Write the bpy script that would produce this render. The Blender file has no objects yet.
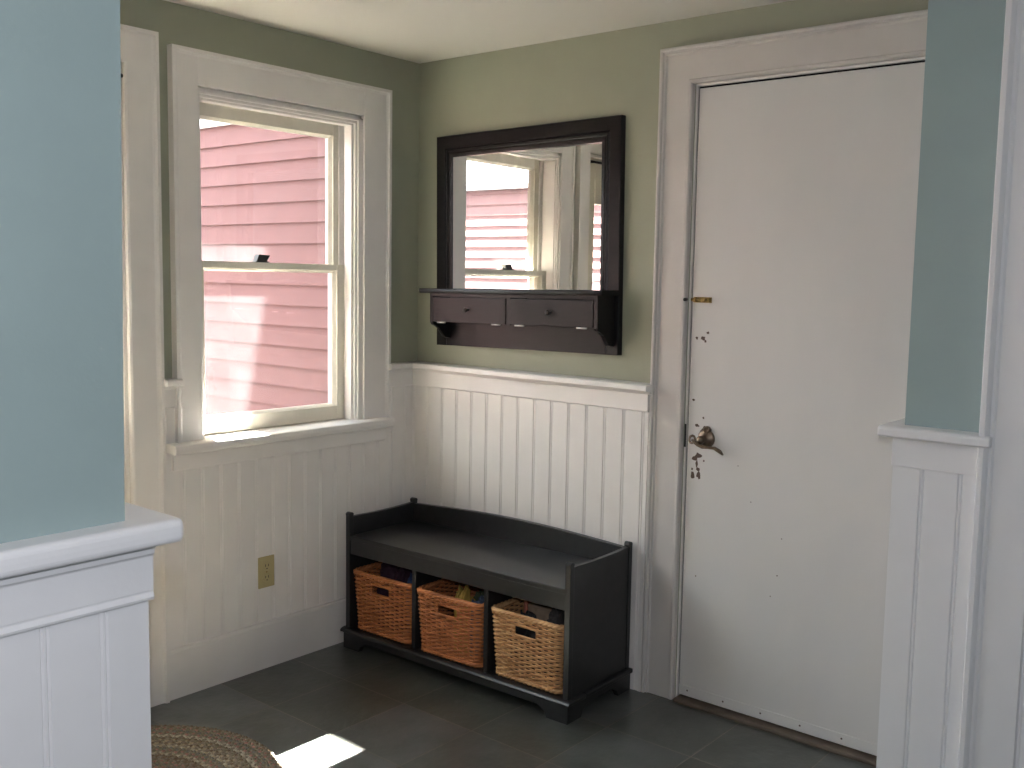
import bpy, bmesh, math, random
from mathutils import Vector, Matrix, noise
random.seed(7)
S = bpy.context.scene
C = S.collection
PI = math.pi

# ------------------------------------------------------------------ helpers
class MB:
    def __init__(s): s.bm = bmesh.new()
    def face(s, vs, mat=0, smooth=False):
        try:
            f = s.bm.faces.new(vs); f.material_index = mat; f.smooth = smooth
        except ValueError: pass
    def box(s, x0, x1, y0, y1, z0, z1, mat=0):
        x0, x1 = min(x0, x1), max(x0, x1); y0, y1 = min(y0, y1), max(y0, y1); z0, z1 = min(z0, z1), max(z0, z1)
        v = [s.bm.verts.new(p) for p in ((x0,y0,z0),(x1,y0,z0),(x1,y1,z0),(x0,y1,z0),(x0,y0,z1),(x1,y0,z1),(x1,y1,z1),(x0,y1,z1))]
        for q in ((3,2,1,0),(4,5,6,7),(0,1,5,4),(1,2,6,5),(2,3,7,6),(3,0,4,7)): s.face([v[i] for i in q], mat)
        return s
    def prism(s, prof, fn, a, b, mat=0, smooth=False):
        """closed 2D profile swept from a to b; fn(u, v, t) gives the 3D point"""
        A = [s.bm.verts.new(fn(u, v, a)) for u, v in prof]; B = [s.bm.verts.new(fn(u, v, b)) for u, v in prof]
        n = len(prof)
        for i in range(n): s.face([A[i], A[(i+1) % n], B[(i+1) % n], B[i]], mat, smooth)
        s.face(A[::-1], mat); s.face(B, mat)
        return s
    def tube(s, pts, r, n=6, closed=False, mat=0, flat=1.0, up=Vector((0,0,1)), smooth=True):
        pts = [Vector(p) for p in pts]; m = len(pts); rings = []
        for i, p in enumerate(pts):
            if closed: t = pts[(i+1) % m] - pts[i-1]
            else: t = pts[min(i+1, m-1)] - pts[max(i-1, 0)]
            t.normalize()
            a = t.cross(up)
            if a.length < 1e-4: a = t.cross(Vector((1,0,0)))
            a.normalize(); b = a.cross(t)
            rr = r[i] if isinstance(r, (list, tuple)) else r
            rings.append([s.bm.verts.new(p + a*rr*math.cos(2*PI*k/n) + b*rr*flat*math.sin(2*PI*k/n)) for k in range(n)])
        for i in range(m if closed else m-1):
            R0, R1 = rings[i], rings[(i+1) % m]
            for k in range(n): s.face([R0[k], R0[(k+1) % n], R1[(k+1) % n], R1[k]], mat, smooth)
        if not closed: s.face(rings[0][::-1], mat); s.face(rings[-1], mat)
        return s
    def lathe(s, prof, org, axis, n=24, mat=0):
        """prof: list of (radius, height along axis)"""
        axis = Vector(axis).normalized(); org = Vector(org)
        a = axis.cross(Vector((0,0,1)))
        if a.length < 1e-4: a = axis.cross(Vector((1,0,0)))
        a.normalize(); b = axis.cross(a); rings = []
        for r, h in prof:
            rings.append([s.bm.verts.new(org + axis*h + a*r*math.cos(2*PI*k/n) + b*r*math.sin(2*PI*k/n)) for k in range(n)])
        for i in range(len(prof)-1):
            for k in range(n): s.face([rings[i][k], rings[i][(k+1) % n], rings[i+1][(k+1) % n], rings[i+1][k]], mat, True)
        s.face(rings[0][::-1], mat); s.face(rings[-1], mat)
        return s
    def frame(s, prof, a0, a1, bot, top, P, mat=0):
        """mitred three-sided frame: prof = (distance in from the outer edge, projection); P(along, z, projection)"""
        st = [[s.bm.verts.new(P(a, z, v)) for a, z, v in row] for row in (
            [(a0+u, bot, v) for u, v in prof], [(a0+u, top-u, v) for u, v in prof],
            [(a1-u, top-u, v) for u, v in prof], [(a1-u, bot, v) for u, v in prof])]
        n = len(prof)
        for A, B in zip(st, st[1:]):
            for i in range(n): s.face([A[i], A[(i+1) % n], B[(i+1) % n], B[i]], mat)
        s.face(st[0][::-1], mat); s.face(st[-1], mat)
        return s
    def build(s, name, mats, parent=None, bevel=0, seg=2):
        bmesh.ops.recalc_face_normals(s.bm, faces=s.bm.faces)
        me = bpy.data.meshes.new(name); s.bm.to_mesh(me); s.bm.free()
        for m in (mats if isinstance(mats, (list, tuple)) else [mats]): me.materials.append(m)
        o = bpy.data.objects.new(name, me); C.objects.link(o)
        if parent is not None: o.parent = parent
        if bevel:
            md = o.modifiers.new('edge', 'BEVEL'); md.width = bevel; md.segments = seg; md.limit_method = 'ANGLE'; md.angle_limit = math.radians(40)
        return o

def tag(o, label, cat, group=None, kind=None):
    o['label'] = label; o['category'] = cat
    if group: o['group'] = group
    if kind: o['kind'] = kind
    return o
def thing(name, label, cat, loc=(0,0,0), rz=0, group=None, kind=None):
    o = bpy.data.objects.new(name, None); C.objects.link(o); o.empty_display_size = .05
    o.location = loc; o.rotation_euler = (0, 0, rz)
    return tag(o, label, cat, group, kind)

# ------------------------------------------------------------------ materials
def mat(name, col, rough=.5, spec=.5, metal=0, var=0, vscale=6, bump=0, bscale=60, stretch=None):
    m = bpy.data.materials.new(name); m.use_nodes = True
    nt = m.node_tree; b = nt.nodes['Principled BSDF']
    b.inputs['Base Color'].default_value = (*col, 1); b.inputs['Roughness'].default_value = rough
    b.inputs['Metallic'].default_value = metal; b.inputs['Specular IOR Level'].default_value = spec
    if var or bump:
        tc = nt.nodes.new('ShaderNodeTexCoord'); mp = nt.nodes.new('ShaderNodeMapping')
        nt.links.new(tc.outputs['Object'], mp.inputs['Vector'])
        if stretch: mp.inputs['Scale'].default_value = stretch
    if var:
        n = nt.nodes.new('ShaderNodeTexNoise'); n.inputs['Scale'].default_value = vscale; n.inputs['Detail'].default_value = 5
        nt.links.new(mp.outputs[0], n.inputs['Vector'])
        r = nt.nodes.new('ShaderNodeValToRGB')
        r.color_ramp.elements[0].position = .3; r.color_ramp.elements[1].position = .7
        r.color_ramp.elements[0].color = (*[c*(1-var) for c in col], 1); r.color_ramp.elements[1].color = (*[min(1, c*(1+var)) for c in col], 1)
        nt.links.new(n.outputs['Fac'], r.inputs['Fac']); nt.links.new(r.outputs['Color'], b.inputs['Base Color'])
    if bump:
        n2 = nt.nodes.new('ShaderNodeTexNoise'); n2.inputs['Scale'].default_value = bscale; n2.inputs['Detail'].default_value = 4
        nt.links.new(mp.outputs[0], n2.inputs['Vector'])
        bp = nt.nodes.new('ShaderNodeBump'); bp.inputs['Strength'].default_value = bump; bp.inputs['Distance'].default_value = .002
        nt.links.new(n2.outputs['Fac'], bp.inputs['Height']); nt.links.new(bp.outputs['Normal'], b.inputs['Normal'])
    return m

GREEN   = mat('sage green wall paint', (.325, .332, .25), .65, .3, bump=.15, bscale=120, var=.03)
TEAL    = mat('grey teal wall paint', (.29, .365, .36), .55, .35, bump=.15, bscale=120, var=.03)
CEIL    = mat('ceiling white', (.66, .63, .58), .8, .2, bump=.2, bscale=90)
WHITE   = mat('white trim paint', (.76, .725, .69), .38, .45, var=.025, vscale=9, bump=.12, bscale=70)
COOLWH  = mat('cool white trim paint', (.74, .73, .735), .4, .45, var=.02, vscale=9, bump=.12, bscale=70)
SASHW   = mat('aged cream sash paint', (.70, .66, .56), .45, .4, var=.05, vscale=14)
TRIMD   = mat('darker door casing paint', (.56, .525, .495), .42, .4, var=.04, vscale=7, bump=.12, bscale=70)  # darker tone than the other white trim
DOORW   = mat('white door paint', (.64, .62, .60), .45, .35, var=.03, vscale=4, bump=.25, bscale=40, stretch=(1, 1, .25))
CHIP    = mat('bare dark chip', (.10, .065, .05), .8)
BLACK   = mat('black furniture lacquer', (.015, .0147, .0147), .32, .6, var=.25, vscale=30)
ESPR    = mat('espresso wood finish', (.0085, .0075, .0075), .34, .24, var=.25, vscale=20, stretch=(1, 8, 8))
BRONZE  = mat('worn bronze', (.20, .15, .11), .4, .5, 1, var=.35, vscale=60)
BRASS   = mat('old brass', (.30, .21, .08), .5, .5, 1, var=.2, vscale=80)
STEEL   = mat('nickel hinge', (.68, .66, .63), .3, .5, 1)
DARKM   = mat('dark metal', (.03, .028, .026), .35, .5, .6)
GAP     = mat('black gap shade', (.008, .008, .008), .9, .1)  # near black, stands in for the shade inside the door gaps
OUTLET  = mat('beige outlet plastic', (.40, .335, .17), .45, .4)
OUTLETD = mat('outlet slots', (.05, .04, .03), .7)
THRESH  = mat('worn threshold wood', (.13, .10, .075), .7, .3, var=.3, vscale=12)
GROUND  = mat('gravel ground', (.05, .049, .047), .95, .1, var=.3, vscale=20)
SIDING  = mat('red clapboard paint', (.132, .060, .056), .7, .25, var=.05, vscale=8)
SIDING2 = mat('red clapboard paint lightened for sun', (.27, .155, .15), .7, .25, var=.05, vscale=8)  # paler copy of the wing's red, strong sunlight put into the colour
EXTW    = mat('exterior white paint', (.8, .8, .8), .6, .3)
MIRROR  = mat('mirror silver', (.93, .92, .90), .01, .5, 1)

def wicker(name, a, b):
    m = mat(name, a, .5, .35); nt = m.node_tree; bs = nt.nodes['Principled BSDF']
    tc = nt.nodes.new('ShaderNodeTexCoord'); n = nt.nodes.new('ShaderNodeTexNoise')
    mp = nt.nodes.new('ShaderNodeMapping'); mp.inputs['Scale'].default_value = (14, 14, 130)
    n.inputs['Scale'].default_value = 1.0; n.inputs['Detail'].default_value = 3
    nt.links.new(tc.outputs['Object'], mp.inputs['Vector']); nt.links.new(mp.outputs[0], n.inputs['Vector'])
    r = nt.nodes.new('ShaderNodeValToRGB'); r.color_ramp.elements[0].position = .32; r.color_ramp.elements[1].position = .68
    r.color_ramp.elements[0].color = (*a, 1); r.color_ramp.elements[1].color = (*b, 1)
    nt.links.new(n.outputs['Fac'], r.inputs['Fac']); nt.links.new(r.outputs['Color'], bs.inputs['Base Color'])
    return m
WICK1 = wicker('chestnut willow', (.31, .10, .032), (.60, .225, .085))
WICK3 = wicker('honey willow', (.40, .18, .065), (.70, .42, .20))

def tile_mat():
    m = bpy.data.materials.new('slate floor tile'); m.use_nodes = True; nt = m.node_tree; b = nt.nodes['Principled BSDF']
    tc = nt.nodes.new('ShaderNodeTexCoord'); mp = nt.nodes.new('ShaderNodeMapping')
    mp.inputs['Location'].default_value = (0, .641, 0)
    nt.links.new(tc.outputs['Object'], mp.inputs['Vector'])
    br = nt.nodes.new('ShaderNodeTexBrick'); br.offset = 0; br.squash = 1
    br.inputs['Scale'].default_value = 1; br.inputs['Brick Width'].default_value = .305; br.inputs['Row Height'].default_value = .305
    br.inputs['Mortar Size'].default_value = .0022; br.inputs['Mortar Smooth'].default_value = .3; br.inputs['Bias'].default_value = 0
    br.inputs['Color1'].default_value = (.054, .056, .045, 1); br.inputs['Color2'].default_value = (.118, .124, .118, 1)
    br.inputs['Mortar'].default_value = (.13, .115, .085, 1)
    nt.links.new(mp.outputs[0], br.inputs['Vector'])
    n = nt.nodes.new('ShaderNodeTexNoise'); n.inputs['Scale'].default_value = 7; n.inputs['Detail'].default_value = 7
    nt.links.new(tc.outputs['Object'], n.inputs['Vector'])
    mr = nt.nodes.new('ShaderNodeMapRange'); mr.inputs['From Min'].default_value = .3; mr.inputs['From Max'].default_value = .7
    mr.inputs['To Min'].default_value = .72; mr.inputs['To Max'].default_value = 1.25
    nt.links.new(n.outputs['Fac'], mr.inputs['Value'])
    mx = nt.nodes.new('ShaderNodeVectorMath'); mx.operation = 'SCALE'
    nt.links.new(br.outputs['Color'], mx.inputs[0]); nt.links.new(mr.outputs[0], mx.inputs['Scale'])
    nt.links.new(mx.outputs[0], b.inputs['Base Color'])
    b.inputs['Roughness'].default_value = .30; b.inputs['Specular IOR Level'].default_value = .9
    n2 = nt.nodes.new('ShaderNodeTexNoise'); n2.inputs['Scale'].default_value = 28; n2.inputs['Detail'].default_value = 6
    nt.links.new(tc.outputs['Object'], n2.inputs['Vector'])
    bp = nt.nodes.new('ShaderNodeBump'); bp.inputs['Strength'].default_value = .5; bp.inputs['Distance'].default_value = .004
    nt.links.new(n2.outputs['Fac'], bp.inputs['Height'])
    bp2 = nt.nodes.new('ShaderNodeBump'); bp2.invert = True; bp2.inputs['Strength'].default_value = .6; bp2.inputs['Distance'].default_value = .003
    nt.links.new(br.outputs['Fac'], bp2.inputs['Height']); nt.links.new(bp.outputs['Normal'], bp2.inputs['Normal'])
    nt.links.new(bp2.outputs['Normal'], b.inputs['Normal'])
    return m
TILE = tile_mat()

def pane_mat(name, dust):
    """thin clear pane with a film of dust that catches the sun"""
    m = bpy.data.materials.new(name); m.use_nodes = True; nt = m.node_tree
    nt.nodes.remove(nt.nodes['Principled BSDF']); out = nt.nodes['Material Output']
    tr = nt.nodes.new('ShaderNodeBsdfTransparent'); gl = nt.nodes.new('ShaderNodeBsdfGlossy'); gl.inputs['Roughness'].default_value = .02
    tl = nt.nodes.new('ShaderNodeBsdfTranslucent'); tl.inputs['Color'].default_value = (.95, .96, 1, 1)
    tc = nt.nodes.new('ShaderNodeTexCoord'); n = nt.nodes.new('ShaderNodeTexNoise'); n.inputs['Scale'].default_value = 9; n.inputs['Detail'].default_value = 6
    nt.links.new(tc.outputs['Object'], n.inputs['Vector'])
    n3 = nt.nodes.new('ShaderNodeTexNoise'); n3.inputs['Scale'].default_value = 160; n3.inputs['Detail'].default_value = 2
    nt.links.new(tc.outputs['Object'], n3.inputs['Vector'])
    ad = nt.nodes.new('ShaderNodeMath'); ad.operation = 'MULTIPLY'
    nt.links.new(n.outputs['Fac'], ad.inputs[0]); nt.links.new(n3.outputs['Fac'], ad.inputs[1])
    mr = nt.nodes.new('ShaderNodeMapRange'); mr.inputs['From Min'].default_value = .12; mr.inputs['From Max'].default_value = .42
    mr.inputs['To Min'].default_value = dust*.6; mr.inputs['To Max'].default_value = dust*1.5
    nt.links.new(ad.outputs[0], mr.inputs['Value'])
    m1 = nt.nodes.new('ShaderNodeMixShader'); m1.inputs[0].default_value = .04
    nt.links.new(tr.outputs[0], m1.inputs[1]); nt.links.new(gl.outputs[0], m1.inputs[2])
    m2 = nt.nodes.new('ShaderNodeMixShader')
    nt.links.new(mr.outputs[0], m2.inputs[0]); nt.links.new(m1.outputs[0], m2.inputs[1]); nt.links.new(tl.outputs[0], m2.inputs[2])
    nt.links.new(m2.outputs[0], out.inputs['Surface'])
    return m
PANE = pane_mat('dusty window glass', .0075)
PANE2 = pane_mat('door glass', .01)

# ------------------------------------------------------------------ setting: shell
H = 2.256
def struct(name, mb, m, label, cat, bevel=0, parent=None):
    o = mb.build(name, m, parent, bevel)
    if parent is None: tag(o, label, cat, kind='structure')
    return o
struct('floor', MB().box(-.13, 5.1, -5.1, .12, -.1, 0), TILE, 'dark slate tile floor with thin tan grout lines', 'floor')
struct('ceiling', MB().box(-.13, 5.1, -5.1, .12, H, H+.1), CEIL, 'plain off-white ceiling above the sage green walls', 'ceiling')

# window wall (x = 0): openings for the window and the glazed side door
WY0, WY1, WZ0, WZ1 = -1.002, -.302, .845, 2.011
DY0, DY1, DZ1 = -2.07, -1.25, 2.04
w = MB()
w.box(-.13, 0, WY1, 0, 0, H); w.box(-.13, 0, DY1, WY0, 0, H); w.box(-.13, 0, -2.62, DY0, 0, H)
w.box(-.13, 0, WY0, WY1, 0, WZ0); w.box(-.13, 0, WY0, WY1, WZ1, H); w.box(-.13, 0, DY0, DY1, DZ1, H)
wall_left = struct('wall_left', w, GREEN, 'sage green wall with the window and white beadboard below', 'wall')
# mirror and door wall (y = 0)
w = MB()
w.box(-.13, 1.268, 0, .12, 0, H); w.box(1.268, 2.05, 0, .12, 2.046, H); w.box(2.05, 2.6, 0, .12, 0, H)
wall_back = struct('wall_back', w, GREEN, 'sage green wall behind the black mirror and the white door', 'wall')

def beadboard_prof(L, spacing, first, depth=.004, thick=.012):
    """(distance along wall, height above wall) of a beaded panel surface"""
    p = [(0, 0), (0, thick)]
    g = first
    while g < L - .012:
        p += [(g-.0065, thick), (g-.004, thick-depth), (g-.0015, thick-.0008), (g+.0015, thick-.0008), (g+.004, thick-depth), (g+.0065, thick)]
        g += spacing
    p += [(L, thick), (L, 0)]
    return p
RT = 1.069        # chair rail top
def rail_prof(o=0):  # (height, projection): nosed cap, small cove below; o = furring behind the panel
    return [(RT, 0), (RT, .042+o), (RT-.004, .047+o), (RT-.019, .048+o), (RT-.023, .043+o), (RT-.024, .026+o), (RT-.030, .023+o), (RT-.034, .019+o), (RT-.034, 0)]
def frieze_prof(o=0): return [(.974, 0), (.974, .013+o), (.978, .019+o), (1.037, .019+o), (1.037, 0)]
# left wall wainscot pieces, children of the wall they are fixed to
FX_L = lambda y0: (lambda u, v, t: (v, y0 + u, t))
m = MB(); L = .93
m.prism(beadboard_prof(1.143, .0705, .0725), lambda u, v, t: (v, -1.143 + u, t), .165, .80)
m.prism([(0, 0), (0, .012), (.008, .012), (.012, .008), (.016, .012), (.060, .012), (.060, 0)], lambda u, v, t: (v, -1.143 + u, t), .80, .985)
m.prism([(0, 0), (0, .012), (.022, .012), (.026, .008), (.030, .012), (.095, .012), (.099, .008), (.103, .012), (.175, .012), (.175, 0)], lambda u, v, t: (v, -.175 + u, t), .80, .985)
m.box(0, .0119, -.200, -.1745, .79, .85)
m.build('beadboard', WHITE, wall_left)
m = MB()
m.prism(frieze_prof(), lambda u, v, t: (v, t, u), -1.143, -1.094)
m.prism(frieze_prof(), lambda u, v, t: (v, t, u), -.172, 0)
m.build('frieze_board', WHITE, wall_left)
m = MB()
m.prism(rail_prof(), lambda u, v, t: (v, t, u), -1.143, -1.087); m.prism(rail_prof(), lambda u, v, t: (v, t, u), -.183, 0)
m.build('chair_rail', WHITE, wall_left)
m = MB()
m.prism([(0, 0), (0, .020), (.158, .020), (.163, .017), (.165, .022), (.169, .022), (.172, .012), (.172, 0)], lambda u, v, t: (v, t, u), -1.143, 0)
struct('baseboard_left', m, WHITE, 'tall white baseboard under the window wall beadboard', 'baseboard')
# back wall wainscot, furred out from the plaster
FO = .024
m = MB()
m.prism(beadboard_prof(1.148, .0790, .021), lambda u, v, t: (u, -(v + FO if v > 0 else 0), t), .0, .985); m.build('beadboard', WHITE, wall_back)
m = MB()
m.prism(frieze_prof(FO), lambda u, v, t: (t, -v, u), 0, 1.148); m.build('frieze_board', WHITE, wall_back)
m = MB(); m.prism(rail_prof(FO), lambda u, v, t: (t, -v, u), 0, 1.158); m.build('chair_rail', WHITE, wall_back)

# ---- pier at right (wall end facing the camera) and its wainscot
PX, PY = 2.117, -.370
pier = struct('wall_pier', MB().box(PX, 5.1, PY, 0, 0, H), TEAL, 'grey teal wall end right of the white door, on white beadboard', 'wall')
m = MB()
m.prism(beadboard_prof(.30, .0905, .073), lambda u, v, t: (2.097 + u, PY - v, t), 0, .972)
m.box(2.097, 2.1165, PY, 0, 0, .972); m.build('beadboard', COOLWH, pier)
m = MB(); m.box(2.0945, 2.34, PY-.018, 0, .966, 1.041); m.build('frieze_board', COOLWH, pier, .002)
m = MB(); m.prism([(1.041, .028), (1.041, .050), (1.046, .054), (1.062, .054), (1.068, .048), (1.069, .0), (1.069, -.36), (1.041, -.36)], lambda u, v, t: (t, PY - v, u), 2.068, 2.333)
m.build('cap_ledge', COOLWH, pier, .008, 3)
m = MB()
m.prism([(2.304, 0), (2.304, .042), (2.308, .047), (2.318, .047), (2.323, .041), (2.327, .034), (2.333, .034), (2.338, .030), (2.424, .030), (2.427, .020), (2.433, .020), (2.436, .030), (2.52, .030), (2.52, 0)],
        lambda u, v, t: (u, PY - v, t), 0, H)
struct('trim_1', m, COOLWH, 'tall white moulded casing at the right edge beside the pier', 'trim')

# ---- stub wall in the left foreground
SX, SY = 1.671, -2.165
stub = struct('wall_stub', MB().prism([(-5.0, 0), (-2.187, 0), (-2.158, H), (-5.0, H)], lambda u, v, t: (t, u, v), 1.54, SX), TEAL, 'blue teal wall end in the left foreground above a white ledge', 'wall')
m = MB()
m.prism(beadboard_prof(2.6, .0800, .065), lambda u, v, t: (SX - .006 + v, -2.144 - u, t), 0, .965)
m.box(1.534, SX-.006, -2.190, -2.144, 0, .965); m.build('beadboard', COOLWH, stub)
m = MB()
m.prism([(.952, -.004), (.952, .012), (.957, .0135), (.962, .0115), (.964, .0105), (.967, .0115), (1.016, .012), (1.020, .016), (1.028, .018), (1.034, .026), (1.034, -.004)], lambda u, v, t: (SX + v, t, u), -4.9, -2.138)
m.box(1.528, SX, -2.190, -2.138, .952, 1.034)
m.build('frieze_board', COOLWH, stub, .0015)
m = MB()
nose = [(1.034, .0)] + [(1.0515 - .0175*math.copysign(abs(math.cos(a))**.55, math.cos(a)), .027 + .0165*abs(math.sin(a))**.6) for a in [i*PI/14 for i in range(15)]] + [(1.069, 0), (1.069, -.17), (1.034, -.17)]
m.prism(nose, lambda u, v, t: (SX + v, t, u), -4.9, -2.107)
m.build('cap_ledge', COOLWH, stub, .010, 3)
# unseen closing walls of the entry nook and of the room the camera stands in
struct('wall_nook', MB().box(-.13, 1.54, -2.75, -2.62, 0, H), GREEN, 'green wall closing the entry behind the foreground wall end', 'wall')
struct('wall_right', MB().box(5.0, 5.1, -5.1, PY, 0, H), TEAL, 'wall of the nearer room far to the right', 'wall')
struct('wall_front', MB().box(1.54, 5.1, -5.1, -5.0, 0, H), TEAL, 'wall of the nearer room behind the viewpoint', 'wall')

# ------------------------------------------------------------------ window
win = thing('window_1', 'white double-hung window looking out on red clapboards', 'window', (0, -.65, WZ0), kind='structure')
win.location = (0, 0, 0)
CY0, CY1, CZT, CZB = -1.094, -.176, 2.118, .859
m = MB()   # casing: flat boards with a raised back band
for (a, b) in ((CY0, WY0), (WY1, CY1)): m.box(0, .021, a, b, CZB, CZT)
m.box(0, .021, WY0, WY1, WZ1, CZT)
m.build('casing', WHITE, win, .0015)
m = MB()
m.frame([(0, 0), (0, .030), (.011, .030), (.014, .025), (.020, .022), (.022, .0215), (.022, 0)], CY0-.004, CY1+.004, CZB, CZT+.004, lambda a, z, v: (v, a, z))
m.build('back_band', WHITE, win)
m = MB()   # jambs, head, stops (stepped toward the sash)
J0, J1 = -.958, -.345
for sgn, yo, q in ((1, WY0, .45), (-1, WY1, 1)):
    m.box(-.128, .0, yo, yo + sgn*.012, WZ0, WZ1)
    m.box(-.046, .012, yo, yo + sgn*.022*q, WZ0+.013, WZ1-.012)
    m.box(-.046, .004, yo, yo + sgn*.032*q, WZ0+.013, WZ1-.022)
    m.box(-.046, -.006, yo, yo + sgn*.042*q, WZ0+.013, WZ1-.032)
    m.box(-.087, -.081, yo + sgn*.012, yo + sgn*.038, WZ0+.02, WZ1-.012)
    m.box(-.128, -.122, yo + sgn*.012, yo + sgn*.055, WZ0, WZ1)
m.box(-.128, 0, WY0, WY1, WZ1-.012, WZ1)
m.box(-.046, .012, WY0, WY1, WZ1-.022, WZ1-.012); m.box(-.046, .004, WY0+.02, WY1-.02, WZ1-.032, WZ1-.022); m.box(-.046, -.006, WY0+.03, WY1-.03, WZ1-.040, WZ1-.032)
m.build('jamb', WHITE, win, .001)
# stool and apron
m = MB()
m.prism([(-.046, .832), (.066, .826), (.071, .829), (.073, .842), (.071, .855), (.066, .858), (-.046, .861)], lambda u, v, t: (u, t, v), -1.132, -.188)
m.build('sill', WHITE, win, .002)
m = MB(); m.box(-.13, -.046, WY0+.012, WY1-.012, .82, .860); m.build('outer_sill', SASHW, win)
m = MB(); m.prism([(0, .766), (.022, .766), (.026, .771), (.026, .826), (0, .826)], lambda u, v, t: (u, t, v), -1.112, -.196); m.build('apron', WHITE, win, .001)
def sash(name, xi, xo, y0, y1, z0, z1, sl, st, rt, rb, chamf=.012):
    """sash frame with a sloped inner (room side) profile; the pane sits mid depth"""
    s = MB(); xm = xi - .016
    for a, b in ((y0, y0+sl), (y1, y1-st)):
        sg = 1 if b > a else -1
        s.prism([(xi, a), (xi, b - sg*chamf), (xi-.004, b - sg*chamf), (xm, b), (xo, b), (xo, a)], lambda u, v, t: (u, v, t), z0, z1)
    for a, b in ((z0, z0+rb), (z1, z1-rt)):
        sg = 1 if b > a else -1
        s.prism([(xi, a), (xi, b - sg*chamf*.7), (xi-.004, b - sg*chamf*.7), (xm, b), (xo, b), (xo, a)], lambda u, v, t: (u, t, v), y0+sl-.011, y1-st+.011)
    o = s.build(name, SASHW, win)
    MB().box(xm-.003, xm+.0, y0+sl-.004, y1-st+.004, z0+rb-.004, z1-rt+.004).build('pane', PANE, o)
    return o
lo = sash('lower_sash', -.048, -.080, WY0+.013, WY1-.013, .862, 1.452, .052, .074, .030, .060)
up = sash('upper_sash', -.088, -.120, WY0+.013, WY1-.013, 1.420, 1.998, .068, .060, .070, .030)
m = MB()   # sash lock on the meeting rail
m.box(-.082, -.050, -.738, -.684, 1.452, 1.456)
m.prism([(-.733, 1.456), (-.690, 1.456), (-.676, 1.478), (-.722, 1.480)], lambda u, v, t: (t, u, v), -.078, -.054)
m.build('sash_lock', DARKM, win)

# ------------------------------------------------------------------ side door on the window wall, mostly hidden
d2 = thing('door_2', 'glazed outer door beside the window, hidden by the foreground wall end', 'door', (0, DY1, 0), kind='structure')
d2.location = (0, 0, 0)
m = MB()
m.frame([(0, 0), (0, .030), (.011, .031), (.016, .024), (.022, .021), (.100, .019), (.107, .016), (.107, 0)], -2.177, -1.143, 0, 2.148, lambda a, z, v: (v, a, z))
m.build('casing', WHITE, d2)
m = MB()
m.box(-.13, 0, -1.262, -1.2505, 0, DZ1-.001); m.box(-.13, 0, DY0+.0005, DY0+.012, 0, DZ1-.001); m.box(-.13, 0, DY0+.012, -1.262, DZ1-.012, DZ1-.001)
m.box(-.13, -.005, DY0+.012, -1.262, 0, .022)
m.build('jamb', WHITE, d2)
m = MB()
dx0, dx1 = -.065, -.022; a, b = DY0+.016, -1.266
m.box(dx0, dx1, b-.085, b, .026, 2.024); m.box(dx0, dx1, a, a+.085, .026, 2.024)
m.box(dx0, dx1, a+.085, b-.085, 1.80, 2.024); m.box(dx0, dx1, a+.085, b-.085, .026, .90)
m.box(dx0, dx1+.006, a+.13, b-.13, .16, .78)
dl = m.build('door_leaf', SASHW, d2, .003)
MB().box(-.046, -.041, a+.083, b-.083, .898, 1.802).build('pane', PANE2, dl)
m = MB(); m.tube([(.012, -1.255, 2.0), (.012, -2.06, 2.0)], .006, 10)
m.tube([(-.02, -1.30, 2.0), (.012, -1.30, 2.0)], .004, 8); m.tube([(-.02, -2.0, 2.0), (.012, -2.0, 2.0)], .004, 8)
m.build('curtain_rod', DARKM, d2)

# ------------------------------------------------------------------ white slab door
d1 = thing('door_1', 'plain white slab door with chipped paint and a bronze lever', 'door', (1.27, 0, 0), kind='structure')
d1.location = (0, 0, 0)
m = MB()
KX0, KX1, KZ0, KZ1 = 1.149, 1.2665, 2.162, 2.048
m.frame([(0, 0), (0, .034), (.006, .036), (.011, .034), (.014, .026), (.019, .027), (.023, .021), (.103, .020), (.107, .023), (.113, .022), (.1165, .018), (.1165, 0)], KX0, 2.166, 0, KZ0, lambda a, z, v: (a, -v, z))
m.build('casing', TRIMD, d1, .0008, 1)
m = MB()
m.box(1.2685, 1.2755, 0, .119, 0, 2.044); m.box(2.042, 2.0495, 0, .119, 0, 2.044); m.box(1.2755, 2.042, 0, .119, 2.037, 2.045)
m.build('jamb', WHITE, d1)
m = MB()
m.box(1.2757, 1.2808, .008, .043, .026, 2.0365); m.box(1.2808, 2.04, .008, .043, 2.0305, 2.0365)  # black strips added in the slab gaps so they read as dark shade
m.box(1.2757, 1.30, .043, .07, 0, 2.036); m.box(2.02, 2.0418, .043, .07, 0, 2.036); m.box(1.30, 2.02, .043, .07, 2.01, 2.036); m.box(1.30, 2.02, .043, .07, 0, .03)
m.build('gap_shade', GAP, d1)
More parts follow.
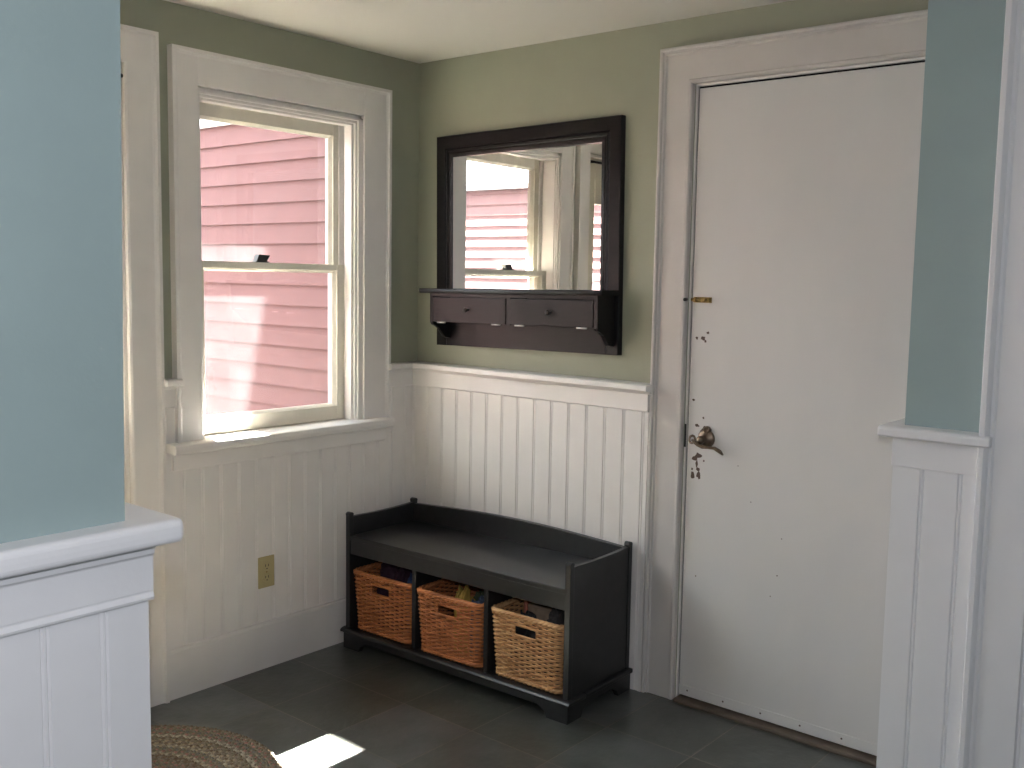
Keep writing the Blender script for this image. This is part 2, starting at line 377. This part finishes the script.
# slab with chips
m = MB(); SX0, SX1 = 1.281, 2.038
m.box(SX0, SX1, .0, .040, .026, 2.030)
rnd = random.Random(3)
def chip(x, z, r, q=1.0):
    n = 9; vs = []
    for k in range(n):
        a = 2*PI*k/n; rr = r*(.6 + .7*rnd.random()); vs.append(m.bm.verts.new((x + rr*math.cos(a), -.0004, z + rr*q*math.sin(a))))
    m.face(vs, 1)
for x, z, r, q in ((1.303, 1.231, .0055, 1), (1.326, 1.231, .0085, .8), (1.343, 1.250, .005, 1), (1.335, 1.222, .004, 1), (1.299, 1.028, .005, 1),
                   (1.338, .972, .0035, 1), (1.316, .944, .008, .6), (1.349, .936, .010, 1), (1.362, .930, .009, 1), (1.340, .930, .014, .6),
                   (1.326, .846, .013, .7), (1.311, .834, .010, .8), (1.319, .815, .006, 2), (1.324, .800, .007, 1), (1.306, .776, .010, 1.2), (1.327, .780, .0085, 1.7), (1.345, .830, .004, 1),
                   (1.302, .798, .004, 1), (1.47, .83, .002, 1), (1.62, .5, .0025, 1), (1.60, .43, .002, 1), (1.33, .44, .002, 1.5), (1.52, .72, .002, 1), (1.63, .62, .002, 1)):
    chip(x, z, r, q)
slab = m.build('door_slab', [DOORW, CHIP], d1, .0015, 1)
m = MB(); m.box(SX0+.001, SX1-.001, -.0035, -.0005, .022, .057)
for k in range(6):
    xx = 1.315 + k*.135
    m.lathe([(.0035, 0), (.0035, .0015), (.001, .002)], (xx, -.0035, .042), (0, -1, 0), 8, 1)
m.build('door_sweep', [DOORW, CHIP], slab, .001, 1)
m = MB(); m.box(1.2757, 2.0418, -.03, .042, 0.0, .013); m.build('threshold', THRESH, d1, .004)
# lever
m = MB(); LX, LZ = 1.352, .905
m.lathe([(.031, 0), (.031, .004), (.027, .009), (.020, .012), (.012, .014), (.011, .030), (.013, .034), (.013, .046), (.009, .052), (.0, .053)], (LX, -.0005, LZ), (0, -1, 0), 28)
m.lathe([(.012, 0), (.012, .010), (.009, .013)], (LX+.004, -.001, LZ+.030), (0, -1, 0), 16)
path = [(LX-.030, -.038, LZ-.004), (LX-.018, -.044, LZ-.009), (LX-.004, -.047, LZ-.016), (LX+.014, -.048, LZ-.021), (LX+.034, -.047, LZ-.020), (LX+.056, -.046, LZ-.020), (LX+.074, -.044, LZ-.029), (LX+.084, -.041, LZ-.039)]
m.tube(path, [.006, .0075, .009, .0095, .008, .009, .010, .004], 12, flat=.62)
ring = [(LX-.032+.010*math.cos(a), -.038+.003*math.sin(a), LZ-.002+.012*math.sin(a)) for a in [2*PI*k/16 for k in range(16)]]
m.tube(ring, .0038, 8, True)
m.build('lever_handle', BRONZE, slab)
m = MB(); m.box(1.2695, 1.2752, -.0025, 0, .868, .945); m.build('strike_plate', DARKM, d1)
m = MB(); m.box(1.289, 1.353, -.003, -.0005, 1.347, 1.365); m.tube([(1.283, -.009, 1.356), (1.350, -.009, 1.356)], .0055, 12)
m.lathe([(.004, 0), (.004, .010), (.006, .012), (.006, .017)], (1.338, -.012, 1.357), (0, -1, 0), 10)
for xx in (1.297, 1.320, 1.347): m.box(xx-.004, xx+.004, -.0155, -.003, 1.3485, 1.3635)
m.build('slide_bolt', BRASS, slab)
m = MB(); m.lathe([(.006, 0), (.006, .012), (.004, .014)], (1.272, -.0225, 1.356), (0, -1, 0), 10); m.build('bolt_keeper', DARKM, d1)

# ------------------------------------------------------------------ electrical outlet
ol = thing('electrical_outlet', 'beige duplex outlet on the beadboard under the window', 'outlet', (.012, -.752, .353))
m = MB(); m.box(0, .005, -.034, .034, -.057, .057); pl = m.build('cover_plate', OUTLET, ol, .003)
for dz in (-.021, .021):
    m = MB(); m.lathe([(.0165, .005), (.0165, .007), (.014, .0075)], (0, 0, dz), (1, 0, 0), 20, 0)
    for dy in (-.006, .006): m.box(.0072, .0079, dy-.0013, dy+.0013, dz-.001, dz+.008, 1)
    m.lathe([(.0025, .0072), (.0025, .0079)], (0, 0, dz-.008), (1, 0, 0), 10, 1)
    m.build('socket', [OUTLET, OUTLETD], ol)
m = MB(); m.lathe([(.003, .005), (.003, .006), (.001, .0066)], (0, 0, 0), (1, 0, 0), 12); m.build('screw', BRASS, ol)

# ------------------------------------------------------------------ storage bench
bench = thing('storage_bench', 'black low storage bench with three cubbies holding wicker baskets', 'bench', (.046, -.067, 0), math.radians(1.5))
BW, BD = 1.069, .377          # base width, depth;  local x 0..BW, y -BD..0
bx0, bx1, by0 = .012, BW-.010, -BD+.012
# base: moulding and bracket feet
def foot_rail(L, h, leg, drop):
    pts = [(0, 0), (leg, 0), (leg+.006, .012), (leg+.012, .022), (leg+.026, .030), (leg+.04, drop)]
    pts += [(L-leg-.04, drop), (L-leg-.026, .030), (L-leg-.012, .022), (L-leg-.006, .012), (L-leg, 0), (L, 0), (L, h), (0, h)]
    return pts
m = MB()
m.prism(foot_rail(BW-.012, .062, .085, .036), lambda u, v, t: (.006+u, t, v), -BD+.006, -BD+.024)
for xx in (.006, BW-.024):
    m.prism(foot_rail(BD-.0065, .062, .075, .036), lambda u, v, t: (t, -BD+.0065+u, v), xx, xx+.018)
m.build('plinth', BLACK, bench, .0015)
m = MB()
m.prism([(0, .062), (0, .068), (.004, .074), (.012, .077), (.02, .078), (.10, .078), (.10, .062)], lambda u, v, t: (t, -BD-.004+u, v), -.004, BW+.004)
m.box(-.004, BW+.004, -BD+.096, 0, .062, .078)
m.build('bottom_shelf', BLACK, bench, .003)
# sides: front and rear stiles with knuckled tops, panel between
PT = .515
for sx, nm in ((bx0, 0), (bx1-.022, 1)):
    m = MB()
    pr = [(by0+.012, .078), (-.02, .078), (-.02, PT-.006)] + [(-.02 + (by0+.022+.02)*t, PT-.006 - .005*math.sin(PI*t)**.8) for t in [i/12 for i in range(1, 12)]] + [(by0+.012, PT-.008)]
    m.prism(pr, lambda u, v, t: (t, u, v), sx+.003, sx+.019)
    m.build('side_panel', BLACK, bench, .001)
    for ya, yb in ((by0, by0+.020), (-.024, -.004)):
        m = MB(); c = (ya+yb)/2; r = (yb-ya)/2
        pr = [(ya, .078), (yb, .078), (yb, PT-.004)] + [(c + r*1.15*math.cos(a), PT + .001 + r*.9*math.sin(a)) for a in [i*PI/8 for i in range(9)]] + [(ya, PT-.004)]
        m.prism(pr, lambda u, v, t: (t, u, v), sx, sx+.022)
        m.build('post', BLACK, bench, .0015)
ix0, ix1 = bx0+.022, bx1-.022
SEAT = .437
m = MB(); m.box(ix0, ix1, by0+.002, -.018, SEAT-.018, SEAT); m.build('seat', BLACK, bench, .002)
m = MB(); m.box(ix0, ix1, by0+.004, by0+.022, .366, SEAT-.018); m.build('seat_rail', BLACK, bench, .001)
m = MB()   # arched back rail
pr = [(ix0, SEAT), (ix1, SEAT)] + [(ix1 + (ix0-ix1)*t, PT-.011 + .020*math.sin(PI*t)) for t in [i/24 for i in range(25)]]
m.prism(pr, lambda u, v, t: (u, t, v), -.024, -.006); m.build('back_rail', BLACK, bench, .0015)
m = MB(); m.box(ix0, ix1, -.012, -.006, .078, SEAT-.018); m.build('back_panel', BLACK, bench)
cw = (ix1-ix0-2*.018)/3
for k in (1, 2):
    x = ix0 + k*cw + (k-1)*.018
    m = MB(); m.box(x, x+.018, by0+.006, -.012, .078, .4185); m.build('divider', BLACK, bench, .001)

# ------------------------------------------------------------------ wicker baskets
def basket(name, label, wm, loc, rz, w=.296, wb=.270, d=.315, h=.222, rows=28):
    root = thing(name, label, 'basket', loc, rz, 'wicker baskets in the bench cubbies')
    def outline(t, off=0):
        hw = (wb + (w-wb)*t)/2 + off; hd = d/2*(.93+.07*t) + off; r = .022
        pts = []
        for cx, cy, a0 in ((hw-r, -hd+r, -PI/2), (hw-r, hd-r, 0), (-hw+r, hd-r, PI/2), (-hw+r, -hd+r, PI)):
            for k in range(5):
                a = a0 + k*PI/8; pts.append(((cx + r*math.cos(a)), (cy + r*math.sin(a)), math.cos(a), math.sin(a)))
        return pts          # starts at front right corner, runs counter-clockwise; front face closes the loop
    def sample(t, n):
        P = outline(t); P.append(P[0]); seg = []; tot = 0
        for i in range(len(P)-1):
            l = math.hypot(P[i+1][0]-P[i][0], P[i+1][1]-P[i][1]); seg.append((tot, l)); tot += l
        out = []; i = 0
        for k in range(n):
            s = tot*k/n
            while i < len(seg)-1 and seg[i][0]+seg[i][1] < s: i += 1
            f = (s-seg[i][0])/max(seg[i][1], 1e-9); a, b = P[i], P[i+1]
            nx, ny = a[2]+(b[2]-a[2])*f, a[3]+(b[3]-a[3])*f; q = math.hypot(nx, ny) or 1
            out.append((a[0]+(b[0]-a[0])*f, a[1]+(b[1]-a[1])*f, nx/q, ny/q))
        return out
    ns = 46; N = ns*4; hd = d/2
    hz0, hz1, hx = h-.064, h-.031, .047       # hand hole
    m = MB()
    for r_ in range(rows):
        z = .010 + (h-.018)*(r_+.5)/rows; t = z/h; pts = sample(t, N); run = []
        amp = .0040; runs = []
        for k, (x, y, nx, ny) in enumerate(pts):
            s = amp*math.sin(2*PI*k/8 + (PI if r_ % 2 else 0)) + random.uniform(-.0005, .0005)
            p = (x + nx*s, y + ny*s, z + random.uniform(-.0005, .0005))
            if hz0 < z < hz1 and y < -hd*.8 and abs(x) < hx:
                if run: runs.append(run); run = []
            else: run.append(p)
        if runs: runs[0] = run + runs[0] if run else runs[0]; loops = runs; cl = False
        else: loops = [run]; cl = True
        for rr in loops: m.tube(rr, .0038*(1+random.uniform(-.1, .1)), 6, cl, flat=.92)
    bottom = sample(.02, 40)
    m.prism([(x*.98, y*.98) for x, y, _, _ in bottom], lambda u, v, t: (u, v, t), .003, .009)
    body = m.build('woven_body', wm, root)
    m = MB()   # upright stakes
    for k in range(ns):
        A = sample(.05, ns*2)[2*k]; B = sample(.97, ns*2)[2*k]
        if A[1] < -hd*.8 and abs(A[0]) < hx-.006:
            m.tube([(A[0], A[1], .006), (A[0]+(B[0]-A[0])*.7, A[1]+(B[1]-A[1])*.7, hz0)], .0026, 5); continue
        m.tube([(A[0], A[1], .006), (B[0], B[1], h-.004)], .0026, 5)
    m.build('stakes', wm, root)
    for nm, t, zz, rr in (('rim', 1.0, h, .0062), ('bottom_border', .03, .008, .0052)):
        m = MB(); P = sample(t, 240)
        for ph in (0, 2*PI/3, 4*PI/3):
            m.tube([(x + nx*.0045*math.cos(k*2*PI*20/240+ph), y + ny*.0045*math.cos(k*2*PI*20/240+ph), zz + .004*math.sin(k*2*PI*20/240+ph)) for k, (x, y, nx, ny) in enumerate(P)], rr, 6, True)
        m.build(nm, wm, root)
    yf = -(hd*(.93+.07*(hz0/h)))
    m = MB(); path = []
    for cx, cz, a0 in ((hx-.006, hz1-.006, 0), (-hx+.006, hz1-.006, PI/2), (-hx+.006, hz0+.006, PI), (hx-.006, hz0+.006, 3*PI/2)):
        for k in range(5): a = a0 + k*PI/8; path.append((cx+.007*math.cos(a), yf-.001, cz+.007*math.sin(a)))
    m.tube(path, .0048, 6, True, up=Vector((0, 1, 0))); m.build('hand_hole_binding', wm, root)
    return root
def bpos(x, y, z=0):
    a = math.radians(1.5); return (.046 + x*math.cos(a) - y*math.sin(a), -.067 + x*math.sin(a) + y*math.cos(a), z)
BR = math.radians(1.5)
cx = [ix0 + cw/2 + k*(cw+.018) for k in range(3)]
basket('wicker_basket', 'chestnut wicker basket in the cubby nearest the window wall', WICK1, bpos(cx[0]-.002, -.200, .0785), BR)
basket('wicker_basket', 'chestnut wicker basket in the middle cubby, yellow cloth inside', WICK1, bpos(cx[1]-.004, -.206, .0785), BR + math.radians(.8))
basket('wicker_basket', 'pale honey wicker basket in the cubby nearest the white door', WICK3, bpos(cx[2]+.002, -.202, .0785), BR - math.radians(.5), h=.226)

# things lying in the baskets
def crumple(name, label, cat, col, loc, size, seed, rough=.8, amp=.35, fq=9, stripes=None):
    m = MB(); bmesh.ops.create_icosphere(m.bm, subdivisions=5, radius=1)
    for v in m.bm.verts:
        p = v.co.copy(); q = p*1.7 + Vector((seed*7.1, seed*3.3, 0))
        f = 1 + amp*noise.fractal(q, .8, 2.1, 5) + .16*abs(noise.noise(q*2.3)) - .05
        sq = Vector([math.copysign(abs(c_)**.68, c_) for c_ in p]); p = sq
        co = Vector((p.x*size[0]*f, p.y*size[1]*f, p.z*size[2]*f))
        if co.z < -size[2]*.72: co.z = -size[2]*.72
        v.co = co
    for f in m.bm.faces: f.smooth = True
    o = m.build(name, mat(label, col, rough, .3, var=.3, vscale=30, bump=.4, bscale=260)); o.location = loc
    return tag(o, label, cat)
zb = .0785
def put(k, dx, dy, z): return bpos(cx[k]+dx, -.2+dy, z)
def heap(k, dx, dy, size): return put(k, dx, dy, zb + .0095 + .72*size[2])
def item(nm, lb, cat, col, k, dx, dy, size, seed, rough=.8, amp=.3):
    size = (size[0], size[1], size[2] + .0665)
    crumple(nm, lb, cat, col, heap(k, dx, dy, size), size, seed, rough, amp)
item('knit_scarf', 'dark purple and maroon bundle in the basket nearest the window wall', 'scarf', (.036, .014, .026), 0, -.028, -.04, (.066, .062, .070), 1.3)
item('cloth_bag', 'navy blue cloth bag in the basket nearest the window wall', 'bag', (.018, .036, .105), 0, .082, -.035, (.030, .058, .068), 2.2, .5, .2)
item('dust_cloth', 'mustard yellow cloth in the middle wicker basket', 'cloth', (.42, .28, .06), 1, .006, -.085, (.034, .028, .066), 3.4, amp=.35)
item('work_glove', 'slate blue glove in the right of the middle basket', 'glove', (.075, .10, .15), 1, .082, -.075, (.028, .044, .060), 4.1, amp=.3)
item('wool_hat', 'dark green wool hat at the back of the middle basket', 'hat', (.050, .065, .035), 1, .045, .03, (.058, .048, .060), 5.6)
item('leather_glove', 'black leather glove heaped in the basket nearest the door', 'glove', (.016, .016, .018), 2, -.045, -.098, (.060, .024, .055), 6.2, .45)
item('canvas_hat', 'charcoal canvas hat in the right of the palest basket', 'hat', (.040, .036, .034), 2, .075, -.075, (.034, .046, .075), 7.7, amp=.2)
t = thing('folded_towel', 'tan folded towel with a salmon end standing in the palest basket', 'towel', put(2, -.030, .005, zb+.0095), BR + .10)
TAN = mat('tan towelling', (.33, .24, .17), .9, .2, var=.2, vscale=40, bump=.5, bscale=400); SALM = mat('salmon towelling', (.50, .18, .13), .9, .2, bump=.5, bscale=400)
m = MB()
for k in range(3): m.box(-.066, .078, -.030+k*.0205, -.0105+k*.0205, 0, .222 - .006*abs(k-1))
m.build('folds', TAN, t, .008, 4)
MB().box(-.080, -.0665, -.031, .032, .0, .226).build('hem', SALM, t, .005, 3)

# ------------------------------------------------------------------ wall mirror with shelf
mir = thing('wall_mirror', 'black framed wall mirror with a shelf and two flap drawers', 'mirror', (.566, 0, 1.557))
mir.rotation_euler = (0, math.radians(-.75), 0)
fx, fz0, fz1 = .438, -.406, .406         # half width, bottom, top (local)
gx0, gx1, gz0, gz1 = -.355, .358, -.196, .336
FB, FF = -.0005, -.025
m = MB(); q_ = fx + gx0
m.frame([(0, .0005), (0, .022), (.003, .025), (q_-.036, .025), (q_-.033, .021), (q_-.029, .0235), (q_-.022, .0235), (q_-.018, .021), (q_-.012, .022), (q_-.004, .021), (q_, .0205), (q_, .0005)], -fx, fx, fz0, fz1, lambda a, z, v: (a, -v, z))
m.box(-fx+.06, fx-.06, FB, FF+.0008, fz0+.0005, gz0+.01)
m.build('frame', ESPR, mir)
MB().box(gx0-.003, gx1+.003, -.0115, -.009, gz0-.002, gz1-.001).build('mirror_glass', MIRROR, mir).rotation_euler = (0, 0, math.radians(1.1))
SF = -.134
m = MB()
m.prism([(FF, -.201), (SF+.006, -.201), (SF+.002, -.198), (SF, -.192), (SF+.001, -.186), (SF+.004, -.183), (FF, -.183)], lambda u, v, t: (t, u, v), -.424, .444)
m.build('shelf', ESPR, mir)
bl, br_ = -.376, .420
for sx in (bl, br_-.016):
    pr = [(FF+.0005, -.201), (-.122, -.201), (-.122, -.312), (-.114, -.322), (-.098, -.328), (-.082, -.338), (-.066, -.358), (-.052, -.372), (FF+.0005, -.376)]
    m = MB(); m.prism(pr, lambda u, v, t: (t, u, v), sx, sx+.016); m.build('bracket', ESPR, mir, .001)
m = MB(); m.box(bl+.016, br_-.016, -.122, FF, -.214, -.201); m.box(bl+.016, br_-.016, -.106, FF, -.312, -.304); cxx = (bl+br_)/2; m.box(cxx-.009, cxx+.009, -.121, FF, -.312, -.214)
m.build('cubby_box', ESPR, mir)
for a, b in ((bl+.019, cxx-.011), (cxx+.011, br_-.019)):
    fl = MB().box(a, b, -.124, -.110, -.310, -.217).build('drawer', ESPR, mir, .0015)
    kx = (a+b)/2
    MB().lathe([(.004, 0), (.004, .008), (.008, .012), (.0095, .017), (.007, .021), (.002, .022)], (kx, -.124, -.262), (0, -1, 0), 18).build('knob', DARKM, fl)
    for hxx in (a+.045, b-.045):
        m = MB(); m.tube([(hxx-.021, -.125, -.3125), (hxx+.021, -.125, -.3125)], .0028, 8); m.build('hinge', STEEL, fl)

# ------------------------------------------------------------------ braided oval rug
pal = [mat('braid ' + n, c, .95, .1, var=.35, vscale=160) for n, c in (('taupe', (.26, .215, .165)), ('olive', (.23, .205, .145)), ('cream', (.46, .41, .32)), ('rose', (.36, .20, .165)), ('brown', (.20, .145, .10)), ('tan', (.38, .31, .22)), ('slate', (.19, .185, .165)))]
m = MB(); RA, RB, RCX, RCY = .475, .545, .495, -1.683
rings = [(0, 4, 0), (3, 1, 0), (0, 6, 1), (3, 0, 1), (2, 0, 2), (4, 0, 1), (5, 0, 1), (4, 5, 0), (2, 5, 0), (1, 6, 0), (0, 3, 1), (5, 2, 0), (4, 4, 0)]
step = .0160; k = 0
while RA - step*(k+.5) > .03:
    a, b = RA - step*(k+.5), RB - step*(k+.5); per = PI*(3*(a+b) - math.sqrt((3*a+b)*(a+3*b)))
    npl = max(4, round(per/.042)); n = npl*10; cols = rings[k % len(rings)]
    for s in range(3):
        pts = []
        for i in range(n):
            th = 2*PI*i/n; ph = 2*PI*i/10 + s*2*PI/3 + k*.9
            lat = .0054*math.sin(ph); ver = .0028*math.sin(2*ph)
            nx, ny = math.cos(th)/a, math.sin(th)/b; q = math.hypot(nx, ny)
            pts.append((RCX + a*math.cos(th) + nx/q*lat, RCY + b*math.sin(th) + ny/q*lat, .0085 + ver))
        m.tube(pts, .0049, 5, True, mat=cols[s])
    k += 1
tag(m.build('braided_rug', pal), 'oval braided rug in taupe, rose and cream on the slate floor', 'rug')

# ------------------------------------------------------------------ outdoors
gr = MB().box(-14, -.13, -14, 8, -.5, -.35); struct('ground', gr, GROUND, 'gravel ground in the side yard outside', 'ground')
def clap(z0, z1, e):
    p = [(0, z0)]; z = z0
    while z < z1 - 1e-6:
        zn = min(z+e, z1); p += [(.021, z), (.006, zn)]; z = zn
    return p + [(0, z1)]
ell = thing('house_wing', 'red clapboard house wing seen through the window', 'house', (-3, .12, -.35))
ell.location = (0, 0, 0)
m = MB(); E1 = .0975
z0 = 2.045 - E1*25
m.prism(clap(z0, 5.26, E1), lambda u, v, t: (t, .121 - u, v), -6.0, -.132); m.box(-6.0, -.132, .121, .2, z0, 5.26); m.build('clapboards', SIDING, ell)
m = MB(); m.box(-6.0, -.132, .085, .12, 2.145, 2.30); m.build('trim_board', EXTW, ell)
nb = thing('neighboring_house', 'sunlit pale red clapboard house seen only in the mirror', 'house', (-5, -4.6, -.35))
nb.location = (0, 0, 0)
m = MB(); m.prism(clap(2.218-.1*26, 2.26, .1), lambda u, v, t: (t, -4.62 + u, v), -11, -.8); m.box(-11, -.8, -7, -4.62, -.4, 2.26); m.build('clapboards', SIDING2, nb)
m = MB(); m.prism([(-4.55, 2.26), (-4.55, 2.30), (-5.8, 2.9), (-7.05, 2.30), (-7.05, 2.26)], lambda u, v, t: (t, u, v), -11.1, -.7); m.build('roof', mat('roof shingles', (.25, .25, .26), .9), nb)
ev = MB().prism([(-.13, 2.30), (-.60, 2.305), (-.60, 2.40), (-.13, 2.52)], lambda u, v, t: (u, t, v), -5.1, .11); struct('roof_eave', ev, EXTW, 'white eave overhanging the window wall outside', 'eave')

# ------------------------------------------------------------------ camera
c = [2.9677829720948936, -2.8740184684479644, 1.4117779685890397, -0.09875279368701412, 0.019805294277740228, 0.6787327074113187, 1005.2852180285437, 28.45325929911573, -4.984884013775078]
rx, ry, rz = c[3:6]
f = Vector((-math.sin(rz)*math.cos(rx), math.cos(rz)*math.cos(rx), math.sin(rx))); r = Vector((math.cos(rz), math.sin(rz), 0)); u = r.cross(f)
r2 = math.cos(ry)*r + math.sin(ry)*u; u2 = -math.sin(ry)*r + math.cos(ry)*u
cam = bpy.data.cameras.new('camera'); co = bpy.data.objects.new('camera', cam); C.objects.link(co)
co.matrix_world = Matrix((( r2.x, u2.x, -f.x, c[0]), (r2.y, u2.y, -f.y, c[1]), (r2.z, u2.z, -f.z, c[2]), (0, 0, 0, 1)))
cam.sensor_width = 36; cam.lens = c[6]*36/1024; cam.shift_x = -c[7]/1024; cam.shift_y = c[8]/1024; cam.clip_start = .02
S.camera = co

# ------------------------------------------------------------------ light
def light(name, kind, energy, col, loc=(0,0,0), **kw):
    l = bpy.data.lights.new(name, kind); l.energy = energy; l.color = col
    for k_, v_ in kw.items(): setattr(l, k_, v_)
    o = bpy.data.objects.new(name, l); C.objects.link(o); o.location = loc; return o
sun = light('sun', 'SUN', 215, (.96, .97, .90), angle=math.radians(.53))
sun.rotation_euler = Vector((1, -.33, -1.61)).to_track_quat('-Z', 'Y').to_euler()
cp = Vector(c[:3])
fl = light('camera_flash', 'POINT', 54, (.86, .88, .97), cp + u2*.14 + r2*.0, shadow_soft_size=.015)
W = bpy.data.worlds.new('sky'); S.world = W; W.use_nodes = True
bg = W.node_tree.nodes['Background']; bg.inputs['Color'].default_value = (.84, .92, 1, 1); bg.inputs['Strength'].default_value = 9.0
po = light('window_portal', 'AREA', 1, (1, 1, 1), (-.14, -.65, 1.43), shape='RECTANGLE', size=1.2, size_y=.75)
po.data.cycles.is_portal = True; po.rotation_euler = (0, -PI/2, 0)
S.view_settings.view_transform = 'Standard'; S.view_settings.look = 'None'; S.view_settings.gamma = 1; S.view_settings.exposure = 0
S.view_settings.use_curve_mapping = False
try:
    S.cycles.use_denoising = True; S.cycles.max_bounces = 10; S.cycles.diffuse_bounces = 6; S.cycles.sample_clamp_indirect = 0
except Exception: pass
